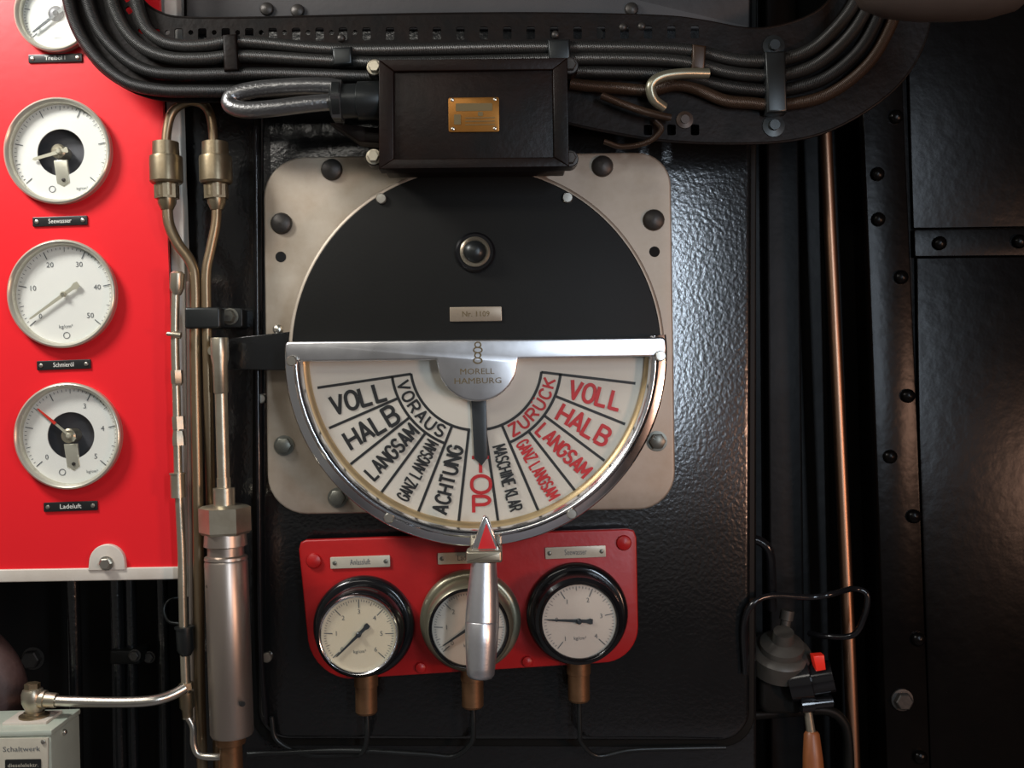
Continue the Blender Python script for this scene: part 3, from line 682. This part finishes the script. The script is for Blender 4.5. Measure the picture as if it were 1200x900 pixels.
def tray_mesh():
    H = []
    def slot(cx, cy, w, h, sk=0): H.append(rrect(cx - w / 2, cy - h / 2, cx + w / 2, cy + h / 2, 2, 2, sk))
    for k in range(24):
        x_ = 182 + k * 27.5
        slot(x_, 41 - k * 0.15, 10, 15)
        if k < 10 or k > 20: slot(x_, 106 if k < 10 else 152, 10, 13)
        if 0 < k < 10: H.append(ring_pts(x_ - 13.5, 38, 3, 8))
    for x_, y_, sk in [(166, 36, 35), (151, 12, 55), (168, 108, 15), (148, -2, 60)]: slot(x_, y_, 9, 6, -sk)
    return holed_plate(top + bot, H, TD + 0.0012, 0.0024)
obj('tray_plate', tray_mesh(), 'tray_black', ct)
# rolled lips along the tray edges
obj('upper_lip', MB().tube([W(x_, y_, TD) for x_, y_ in top], L(1.8, TD), n=8, smooth=False), 'tray_black', ct)
obj('lower_lip', MB().tube([W(x_, y_, TD) for x_, y_ in bot], L(1.8, TD), n=8, smooth=False), 'tray_black', ct)
for x_, y_ in [(280, 105), (420, 105), (700, 40), (850, 60)]:
    obj('standoff', MB().disc(x_, y_, TD - 0.001, [(7, -(TD - 0.001)), (7, 0)], 12), 'black_satin', ct)
CD = TD + 0.010
def cable(pts, r, m, label, d=CD):
    pipe('armoured_cable', [(x_, y_, d if len(q) == 0 else q[0]) for x_, y_, *q in pts], r, m, label, 'cable', 'armoured cables on the tray', n=14)
cable([(152, -110), (154, -60), (158, -10), (170, 30), (190, 48), (215, 54), (245, 53), (272, 49), (310, 51), (360, 56), (420, 59), (500, 58), (600, 56), (700, 56), (770, 57), (815, 60), (850, 68), (880, 72), (915, 70), (950, 58), (980, 32), (1003, 0), (1015, -40), (1020, -110)], 7.5, 'cable_braid', 'armoured cable nearest the slotted upper edge of the tray')
cable([(122, -110), (124, -60), (130, -5), (145, 32), (168, 56), (200, 68), (240, 69), (272, 66), (310, 67), (360, 70), (420, 73), (445, 74), (520, 73), (600, 71), (680, 69), (770, 70), (815, 75), (850, 84), (880, 88), (915, 88), (955, 76), (992, 45), (1016, 8), (1030, -40), (1036, -110)], 7.5, 'cable_braid', 'second armoured cable down from the upper edge of the tray')
cable([(94, -110), (96, -60), (102, -5), (117, 36), (143, 66), (176, 84), (220, 88), (272, 87), (330, 87), (400, 89), (450, 90), (520, 88), (600, 86), (680, 85), (770, 87), (815, 93), (850, 101), (880, 105), (915, 106), (962, 94), (1000, 66), (1024, 30), (1040, -20), (1050, -110)], 7.5, 'cable_dark', 'third armoured cable down from the upper edge of the tray')
cable([(70, -110), (72, -60), (80, -2), (93, 38), (117, 72), (150, 97), (190, 106), (230, 107), (270, 107), (330, 107), (400, 108), (446, 108)], 7.5, 'cable_dark', 'dark cable along the outer bend of the tray beside the small gauge')
cable([(668, 98), (690, 101), (730, 104), (762, 106), (790, 100), (815, 104), (850, 118), (880, 121), (915, 123), (965, 113), (1008, 84), (1036, 46), (1056, -10), (1066, -110)], 7, 'cable_brown', 'brownish cable leaving the terminal box along the lower tray')
def clamp(pts, d0, d1, m='gland_grey'):
    o_ = obj('cable_clamp', MB().prism(pts, d1, d0, 0.003), m, ct); return o_
c_ = clamp([(260, 40), (277, 39), (279, 82), (262, 83)], TD, CD + 0.0105, 'tray_black')
c_ = clamp([(389, 55), (412, 54), (413, 75), (390, 76)], TD, CD + 0.0105)
c_ = clamp([(642, 46), (668, 45), (669, 72), (643, 73)], TD, CD + 0.0105)
c_ = clamp([(812, 51), (828, 53), (826, 82), (811, 80)], TD, CD + 0.0105, 'cable_brown')
c_ = clamp([(897, 60), (921, 59), (923, 131), (899, 132)], TD, CD + 0.0105)
for x_, y_ in [(906, 55), (906, 148)]:
    obj('clamp_foot', MB().disc(x_, y_, TD, [(13, 0), (13, .003), (6, .004), (6, .009), (0, .009)], 18), 'gland_grey', ct)
obj('clamp_foot', MB().disc(802, 141, TD, [(10, 0), (10, .003), (5, .004), (5, .006), (0, .006)], 18), 'cable_brown', ct)
ts = mesh_of('tray_screw', dome(0.0045, 0.004, 12), 'bolt_dark')
for x_, y_ in [(400, 45), (651, 41), (730, 32), (752, 31)]: inst('tray_screw', ts, ct, W(x_, y_, TD + 0.001))

# the white conduit hook and small brass loops right of the box
pipe('conduit_hook', [(830, 86, CD + .006), (800, 86, CD + .012), (775, 90, CD + .015), (763, 100, CD + .015), (766, 116, CD + .012), (778, 126, CD + .005)], 6, 'olive_metal', 'short pale curved conduit hooked over the cables right of the terminal box', 'conduit')
pipe('brown_wire', [(705, 112, TD + .02), (730, 122, TD + .022), (760, 132, TD + .022), (785, 138, TD + .012)], 4.5, 'cable_brown', 'short brown wire slanting below the braided cable right of the box', 'wire')
pipe('brown_wire', [(708, 166, TD + .012), (730, 172, TD + .014), (760, 166, TD + .014), (775, 152, TD + .014), (768, 142, TD + .010)], 3.2, 'cable_brown', 'thin brown wire looping at the lower edge of the tray', 'wire')

BD = 0.125
tb = thing('terminal_box', W(555, 195, BD - 0.05), 'black terminal box with brass type plate above the telegraph disc', 'box')
obj('body', MB().prism(rrect(446, 72, 664, 194, 3, 3, 0.6), BD - 0.004, TD - 0.015, 0.002), 'box_black', tb)
fo, fi = [(444, 70), (665, 67.5), (667, 195), (444, 198)], [(461.5, 83.5), (648, 81.5), (649.5, 184), (461.5, 186)]
fr = MB()
for k in range(4):
    a, b = k, (k + 1) % 4
    fr.prism([fo[a], fo[b], fi[b], fi[a]], BD + 0.004, BD - 0.02, 0.0012)
obj('frame', fr, 'box_black', tb)
obj('cover', MB().prism([(460, 82), (650, 80), (651, 186), (460, 187)], BD, BD - 0.01, 0.001), 'box_black', tb)
tp = obj('type_plate', MB().prism(rrect(525.5, 114, 585, 154.5, 2, 2, 0.6), BD + 0.0018, BD - .0005, 0.0005, 2), 'brass_plate', tb)
for x_, y_ in [(530, 117), (580, 116.5), (531, 151), (580, 150.5)]: inst('screw', mesh_of('screw', dome(0.002, 0.0012, 10), 'bolt_bright'), tb, W(x_, y_, BD + 0.0016))
pr = MB().prism(rrect(534, 121, 577, 130, 1, 2, .6), BD + .0021, BD + .0015).prism(rrect(532, 134, 540, 146, 1, 2, .6), BD + .0021, BD + .0015)
pr.prism(rrect(560, 131, 566, 136, 1, 2, .6), BD + .0021, BD + .0015)
for y_ in (138, 142, 146): pr.prism(rrect(545, y_ - .5, 580, y_ + .4, .2, 1, .6), BD + .0021, BD + .0015)
obj('type_print', pr, 'print_brown', tp)
bb = mesh_of('corner_bolt', hexhead(0.0065, 0.007), 'nickel_old'); bbd = mesh_of('corner_bolt', hexhead(0.0065, 0.007), 'bolt_dark')
for x_, y_, me_ in [(439, 79, bb), (438, 184, bb), (668, 77, bbd), (668, 186, bbd)]:
    obj('bolt_lug', MB().disc(x_, y_, BD - 0.008, [(10, -0.02), (10, 0.0)], 18), 'box_black', tb)
    inst('corner_bolt', me_, tb, W(x_, y_, BD - 0.008))
# gland with hose loop, left of the box
gd = 0.106
g_ = obj('cable_gland', MB().spin((388, 119), (450, 118), gd, [(0, 12), (0.0, 18), (0.06, 24), (0.2, 24), (0.21, 20), (0.5, 20), (0.52, 22.5), (0.95, 22.5), (1, 21)], 36), 'gland_grey', tb)
obj('gland_collar', MB().spin((391, 119), (402, 119), gd, [(0, 25.5), (1, 25.5)], 6), 'hose_silver', tb)
obj('gland_bracket', MB().prism([(386, 143), (445, 150), (446, 168), (420, 166)], 0.085, 0.06, .002), 'box_black', tb)
pipe('hose_loop', [(396, 119, gd), (360, 122, gd + .004), (320, 127, gd + .006), (288, 129, gd + .004), (270, 123, gd), (274, 112, gd - .003), (300, 105, gd - .004), (350, 101, gd - .004), (385, 101, gd - .004), (396, 103, gd - .003)], 9.8, 'hose_silver', 'shiny grey armoured hose looping back at the left of the terminal box', 'hose', n=20)
pipe('thin_conduit', [(300, 148, .006), (301, 300, .006), (303, 560, .006), (306, 760, .004), (312, 848, .004)], 3, 'black_gloss', 'thin black rod running down the door edge beside the steel plate', 'conduit')

# ================================================================== PIPES BETWEEN PANEL AND CABINET
QD = 0.045
pa = thing('arched_pipe', W(223, 245, QD), 'brass pipe arching under the tray between two ribbed couplings', 'pipe')
obj('pipe', MB().ptube([(194, 182, QD), (196, 152, QD), (203, 130, QD), (222, 119, QD), (240, 124, QD), (248, 142, QD), (251, 180, QD)], 5.5), 'brass_pipe', pa)
for cx, sgn in ((194, -1), (252, 1)):
    cp = obj('coupling', MB().spin((cx, 167), (cx + 2, 246), QD, [(0, 10), (0, 15), (0.2, 15.5), (0.21, 18.5), (0.25, 19), (0.58, 19), (0.61, 17), (0.62, 13), (0.8, 13), (0.81, 11), (0.9, 10.5), (1.0, 7)], 28), 'brass_fitting', pa)
    obj('coupling_nut', MB().spin((cx + 1.2, 217), (cx + 1.8, 233), QD, [(0, 14.5), (1, 14.5)], 6), 'brass_fitting', cp)
pb = thing('brass_pipe', W(229, 860, QD), 'brass pipe bending from the coupling near the red panel and running down', 'pipe')
obj('pipe', MB().ptube([(196, 238, QD), (198, 262, QD), (208, 285, QD), (224, 308, QD), (229, 335, QD), (229, 420, QD), (232, 600, QD), (234, 800, QD - .01), (238, 920, QD - .02)], 6.5), 'brass_pipe', pb)
pc = thing('brass_pipe', W(246, 860, QD), 'brass pipe running down from the coupling beside the black cabinet', 'pipe')
obj('pipe', MB().ptube([(254, 238, QD), (253, 262, QD), (247, 292, QD), (242, 318, QD), (242, 360, QD), (244, 450, QD), (247, 590, QD - .012), (252, 760, QD - .022), (256, 920, QD - .03)], 5.9), 'brass_pipe', pc)
cl = thing('pipe_clamp', W(240, 385, QD), 'dark strap clamping the twin brass pipes to the cabinet with a bolt', 'clamp')
obj('strap', MB().prism(rrect(216, 360, 258, 385, 3, 3, 0.5), QD + 0.009, QD - 0.009, 0.0025), 'gland_grey', cl)
obj('foot', MB().prism(rrect(252, 361, 284, 384, 3, 3, 0.5), 0.012, -0.012, 0.001), 'gland_grey', cl)
inst('bolt', mesh_of('bolt', hexhead(0.0078, 0.012), 'bolt_green'), cl, W(270, 371, 0.012))
# damper strut with its link
SDp = 0.062
ds = thing('damper_strut', W(272, 900, SDp), 'grey steel damper cylinder with hex nut standing beside the black cabinet', 'damper')
obj('rod_head', MB().spin((257, 396), (259, 462), SDp, [(0, 8), (0.0, 10), (0.03, 10.5), (0.33, 10.5), (0.48, 8.8), (0.96, 8.5), (1, 7)], 28), 'nickel_old', ds)
obj('rod', MB().spin((259, 458), (262, 566), SDp, [(0, 7.3), (1, 7.3)], 24), 'nickel_old', ds)
obj('collar', MB().spin((262, 560), (263, 598), SDp, [(0, 8), (0.2, 8), (0.3, 8), (0.31, 12.5), (1, 12.5)], 28), 'nickel_old', ds)
hn = obj('hex_nut', MB().spin((263, 592), (264, 626), SDp, [(0, 25), (0.08, 30), (0.9, 30), (1, 27)], 6, ph=0.35), 'nickel_old', ds)
obj('rings', MB().spin((264, 624), (265, 664), SDp, [(0, 24), (0.38, 25), (0.42, 21), (0.66, 21), (0.7, 24.5), (0.78, 25), (0.8, 22), (1, 22)], 40), 'brushed_tube', ds)
obj('cylinder', MB().spin((265, 656), (272, 861), SDp, [(0, 22), (0.0, 24), (0.012, 25), (0.985, 25), (1, 23.5)], 48), 'brushed_tube', ds, ang=40)
obj('lower_fitting', MB().spin((270, 856), (273, 940), SDp, [(0, 18), (0.18, 17), (0.2, 13), (1, 13)], 24), 'brown_brass', ds)
for x_, y_ in [(245.5, 687), (284, 825)]:
    obj('bleed_hole', MB().lathe(W(x_, y_, SDp + (0.012 if x_ < 250 else 0.020)), (W(x_, y_, .1) - W(270, y_, 0.02)), [(0.0028, -0.004), (0.0028, 0.0036), (0, 0.0036)], 14), 'hole_black', ds)
lk = thing('link_bar', W(300, 412, 0.05), 'flat black bar linking the damper rod head to the telegraph plate', 'bar')
obj('bar', MB().prism([(262, 397), (345, 388), (345, 434), (266, 433)], 0.034, 0.028, 0.001), 'black_enamel', lk)
inst('bolt', mesh_of('bolt', dome(0.006, 0.005), 'bolt_bright'), lk, W(326, 386, 0.028))
obj('pin', MB().disc(258, 412, 0.028, [(6, 0), (6, 0.03)], 16), 'nickel_old', lk)

# thin line with fittings along the red panel's edge
tl = thing('fitting_line', W(213, 900, 0.052), 'slim metal line with several unions running down the edge of the red panel', 'pipe')
FD = 0.050
obj('pipe', MB().ptube([(206, 330, FD), (205, 400, FD), (207, 470, FD), (209, 560, FD), (213, 650, FD), (215, 740, FD), (219, 842, FD)], 5.0), 'nickel_old', tl)
obj('side_pipe', MB().ptube([(222, 330, FD - .02), (223, 440, FD - .02), (224, 600, FD - .02), (226, 760, FD - .022), (230, 850, FD - .026)], 4.0), 'brushed_tube', tl)
def union(p0, p1, prof, m='nickel_old', n=20): obj('union', MB().spin(p0, p1, FD, prof, n), m, tl)
union((208, 318), (207, 346), [(0, 5), (0.1, 8.5), (0.7, 8.5), (1, 5)], 'nickel_old')
union((207, 434), (208, 452), [(0, 7), (0.8, 7), (1, 5)], 'nickel_old', 6)
union((209, 488), (210, 503), [(0, 7.5), (1, 7.5)], 'nickel_old', 6)
union((209, 505), (210, 522), [(0, 6), (0.5, 7.5), (1, 7.5)], 'nickel_old', 6)
union((208, 554), (209, 583), [(0, 9.5), (0.06, 9.5), (0.07, 8.5), (1, 8.5)])
union((216, 734), (218, 768), [(0, 11.5), (0.06, 11.5), (0.07, 10), (0.8, 10), (1, 6)], 'gland_grey')
union((218, 800), (219, 808), [(0, 8.5), (1, 8.5)], 'brass_fitting', 6)
union((218, 811), (220, 840), [(0, 8.5), (0.6, 8.5), (0.7, 6.5), (1, 6)], 'brass_fitting')
obj('set_screw', MB().spin((195, 391), (212, 393), FD + .006, [(0, 1.5), (0.1, 2.6), (0.5, 2.6), (0.52, 4), (1, 4)], 12), 'nickel_old', tl)
obj('bend', MB().ptube([(219, 838, FD), (226, 852, FD), (227, 872, FD), (234, 885, FD), (255, 887, FD), (280, 884, FD - .01)], 4.2), 'bolt_bright', tl)
# horizontal bright pipe from the switch box
hp = thing('feed_pipe', W(120, 822, 0.07), 'bright steel pipe running from an elbow on the switch box to the vertical line', 'pipe')
ED = 0.075
obj('pipe', MB().ptube([(48, 820, ED), (80, 822, ED), (140, 823, ED), (178, 821, ED - .003), (200, 815, ED - .012), (217, 806, FD + .004)], 6.2, n=16), 'bolt_bright', hp)
obj('elbow', MB().spin((38, 806), (40, 836), ED, [(0, 6), (0.05, 11), (0.2, 13), (0.55, 13), (0.8, 10), (1, 9)], 28).spin((40, 819), (66, 821), ED, [(0, 10), (0.5, 11), (0.52, 9), (1, 8.5)], 20), 'nickel_old', hp)
obj('plug', MB().spin((38, 800), (38, 808), ED, [(0, 7), (0.1, 9), (1, 9)], 6), 'brass_fitting', hp)

# ================================================================== SWITCH BOX
KD = 0.115
sb = thing('switch_box', W(25, 1000, KD - .03), 'pale green-grey metal switch box with engraved plate at the foot of the rail', 'box')
bw = lambda px, py, d: W(px, py, d)
x0 = W(-60, 862, KD).x; x1 = W(60, 862, KD).x; zt = W(30, 863, KD).z
obj('body', MB().box((x0, -KD, zt - 0.16), (x1, -KD + 0.075, zt), 0.003), 'green_grey', sb)
lid = MB().box((x0 - 0.001, -KD - 0.001, zt), (x1 + 0.001, -KD + 0.076, zt + 0.006), 0.002)
obj('lid', lid, 'green_grey', sb)
cxw = W(40, 836, ED).x; cyw = -ED
obj('lid_flange', MB().box((cxw - .026, cyw - .02, zt + .005), (cxw + .022, cyw + .022, zt + .009), .001), 'rail_white', sb)
obj('riser', MB().lathe((cxw, cyw, zt + .008), (0, 0, 1), [(.016, 0), (.016, .003), (.011, .004), (.011, W(40, 836, ED).z - zt - .006)], 24), 'brass_fitting', sb)
obj('name_plate', MB().prism([(-40, 866), (56, 865), (56, 960), (-40, 960)], KD + 0.0022, KD - 0.001, 0.0005, 2), 'label_pale', sb)
inst('screw', mesh_of('screw', dome(.0028, .002, 12), 'bolt_bright'), sb, W(51, 869, KD + .002)); inst('screw', mesh_of('screw', dome(.0028, .002, 12), 'bolt_bright'), sb, W(-8, 869, KD + .002))
print_text('Schaltwerk', 25, 878, 1, 6.0, KD + .0026, 'lettering', 'print_grey', sb, 44)
ip = obj('inset_plate', MB().prism(rrect(6, 890, 48, 912, 1, 2, 1), KD + .0032, KD + .001), 'label_black', sb)
print_text('dieselelektr.', 27, 897, 1, 4.5, KD + .0036, 'lettering', 'label_pale', ip, 36)
for x_, y_ in [(70, 848)]: inst('screw', mesh_of('screw', dome(.0032, .003, 12), 'bolt_bright'), sb, (x1 + .001, -KD + .03, zt - .006))

# ================================================================== DARK PIPES BELOW THE RAIL
G4 = 'dark pipes under the red panel'
for x_, r_, d_, lb in [(86, 8, -0.06, 'dark vertical pipe under the panel, beyond the riveted bolt head'), (137, 8, -0.05, 'dark vertical pipe with clamp under the panel tab'), (153, 7, -0.055, 'dark vertical pipe directly right of the clamped one under the panel'), (190, 7, -0.06, 'dark vertical pipe nearest the wire loop under the panel')]:
    tag(obj('dark_pipe', MB().ptube([(x_ - 4, 560, d_), (x_, 700, d_), (x_ + 3, 850, d_), (x_ + 6, 1060, d_)], r_, n=16), 'black_enamel'), lb, 'pipe', G4)
cl2 = thing('pipe_clamp', W(145, 785, -0.04), 'black clamp round two dark pipes below the red panel', 'clamp')
obj('strap', MB().prism(rrect(128, 762, 164, 779, 3), -0.035, -0.07, .003), 'black_satin', cl2)
inst('bolt', mesh_of('bolt', hexhead(.006, .006), 'bolt_dark'), cl2, W(158, 768, -0.035))
inst('bolt', mesh_of('bolt', hexhead(.006, .006), 'bolt_dark'), cl2, W(175, 770, -0.06))
wb = obj('wall_bolt', hexhead(.012, .014), 'bolt_dark'); wb.location = W(38, 772, -0.158); tag(wb, 'dark hexagon bolt head on the wall beneath the pale rail', 'bolt')
pipe('wire_loop', [(214, 700, -.01), (200, 702, -.005), (192, 714, 0), (198, 728, .003), (212, 731, .004)], 2, 'gland_grey', 'thin dark wire curling out beside the slim metal line', 'wire')
tag(obj('reflection_tube', MB().ptube([(-190, 738, -.06), (-110, 738, -.04), (-60, 745, -.03), (-20, 765, -.02), (2, 800, -.01), (4, 850, -.01), (0, 1000, -.01)], 26, n=24), 'reflection_brown'), 'brown tube added for a pinkish reflection on glossy black beside the pale switch box', 'reflection')  # added tube; its brown stands in for a reflection on glossy black

# ================================================================== RIGHT RECESS: COPPER PIPE, VALVE, SCREWDRIVER
pipe('copper_pipe', [(964, 90, -0.08), (968, 170, -0.08), (978, 380, -0.075), (989, 620, -0.07), (996, 780, -0.065), (1004, 980, -0.06)], 7.2, 'copper', 'long copper pipe running down the dark recess beside the riveted bulkhead', n=18)
VD = -0.03
vv = thing('shutoff_valve', W(915, 850, VD), 'dark valve with grey domed bonnet and red tab in the recess', 'valve')
obj('bonnet', MB().lathe(W(915, 765, VD), (0.02, -0.45, 0.9), [(.036, -.02), (.036, .002), (.032, .006), (.027, .007), (.026, .014), (.014, .020), (.012, .032), (.011, .032)], 36), 'grey_valve', vv)
obj('body', MB().prism(rrect(890, 770, 945, 838, 14, 5), VD + .006, VD - .12, .006), 'black_satin', vv)
obj('outlet', MB().spin((925, 800), (976, 792), VD + .008, [(0, 22), (0.5, 24), (0.52, 19), (1, 18)], 28, d1=VD + 0.02), 'black_gloss', vv)
obj('tab', MB().prism([(953, 769), (966, 768), (968, 785), (957, 787)], VD + .034, VD + .02, .001), 'bright_red', vv)
obj('hinge', MB().spin((938, 826), (975, 822), VD + .02, [(0, 10), (0.4, 10), (0.42, 7), (1, 7)], 20), 'black_gloss', vv)
obj('stem', MB().spin((923, 715), (917, 752), VD - 0.01, [(0, 8), (0.3, 8), (0.32, 6), (1, 6)], 18), 'grey_valve', vv)
sd = thing('screwdriver', W(952, 930, VD + .02), 'screwdriver with orange wooden handle hanging below the valve', 'screwdriver')
obj('shaft', MB().spin((946, 828), (951, 862), VD + .02, [(0, 4.5), (1, 5.5)], 16), 'nickel_old', sd)
obj('handle', MB().spin((951, 857), (956, 960), VD + .02, [(0, 7), (0.03, 9), (0.3, 11.5), (0.6, 13), (0.95, 12), (1, 6)], 24, d1=VD + .03), 'wood_orange', sd)
pipe('control_cable', [(874, 790, .005), (872, 735, .006), (882, 708, .01), (905, 698, .005), (950, 700, 0), (975, 696, 0), (1000, 690, -.02), (1016, 697, -.02), (1013, 722, -.02), (1000, 744, -.025), (970, 746, -.04), (948, 742, -.06)], 3.6, 'black_gloss', 'thin black cable looping in front of the copper pipe', 'cable')
pipe('black_elbow_pipe', [(876, 631, -.02), (890, 634, -.02), (901, 645, -.02), (904, 670, -.025), (905, 715, -.03)], 5.5, 'black_gloss', 'black elbow pipe coming out of the cabinet side above the valve')
pipe('lower_pipe', [(880, 838, -.05), (930, 834, -.05), (965, 832, -.05), (985, 842, -.05), (994, 870, -.05), (996, 960, -.05)], 6, 'black_satin', 'dark pipe bending downward below the valve beside the copper pipe')
# rounded brown casing hanging into view at the top right
rc = thing('ceiling_lamp_housing', W(1100, -40, 0.32), 'dull brown rounded housing hanging above the dark bulkhead', 'housing')
obj('shell', MB().lathe(W(1000, -18, .30), W(1215, -26, .30) - W(1000, -18, .30), [(0, 0), (.012, .002), (.022, .010), (.030, .030), (.034, .06), (.035, .09), (.034, .12), (.028, .145), (.016, .160), (0, .165)], 40), 'casing_brown', rc)
obj('hanger', MB().spin((1110, -40), (1112, -190), .30, [(0, 10), (1, 10)], 16), 'black_satin', rc)
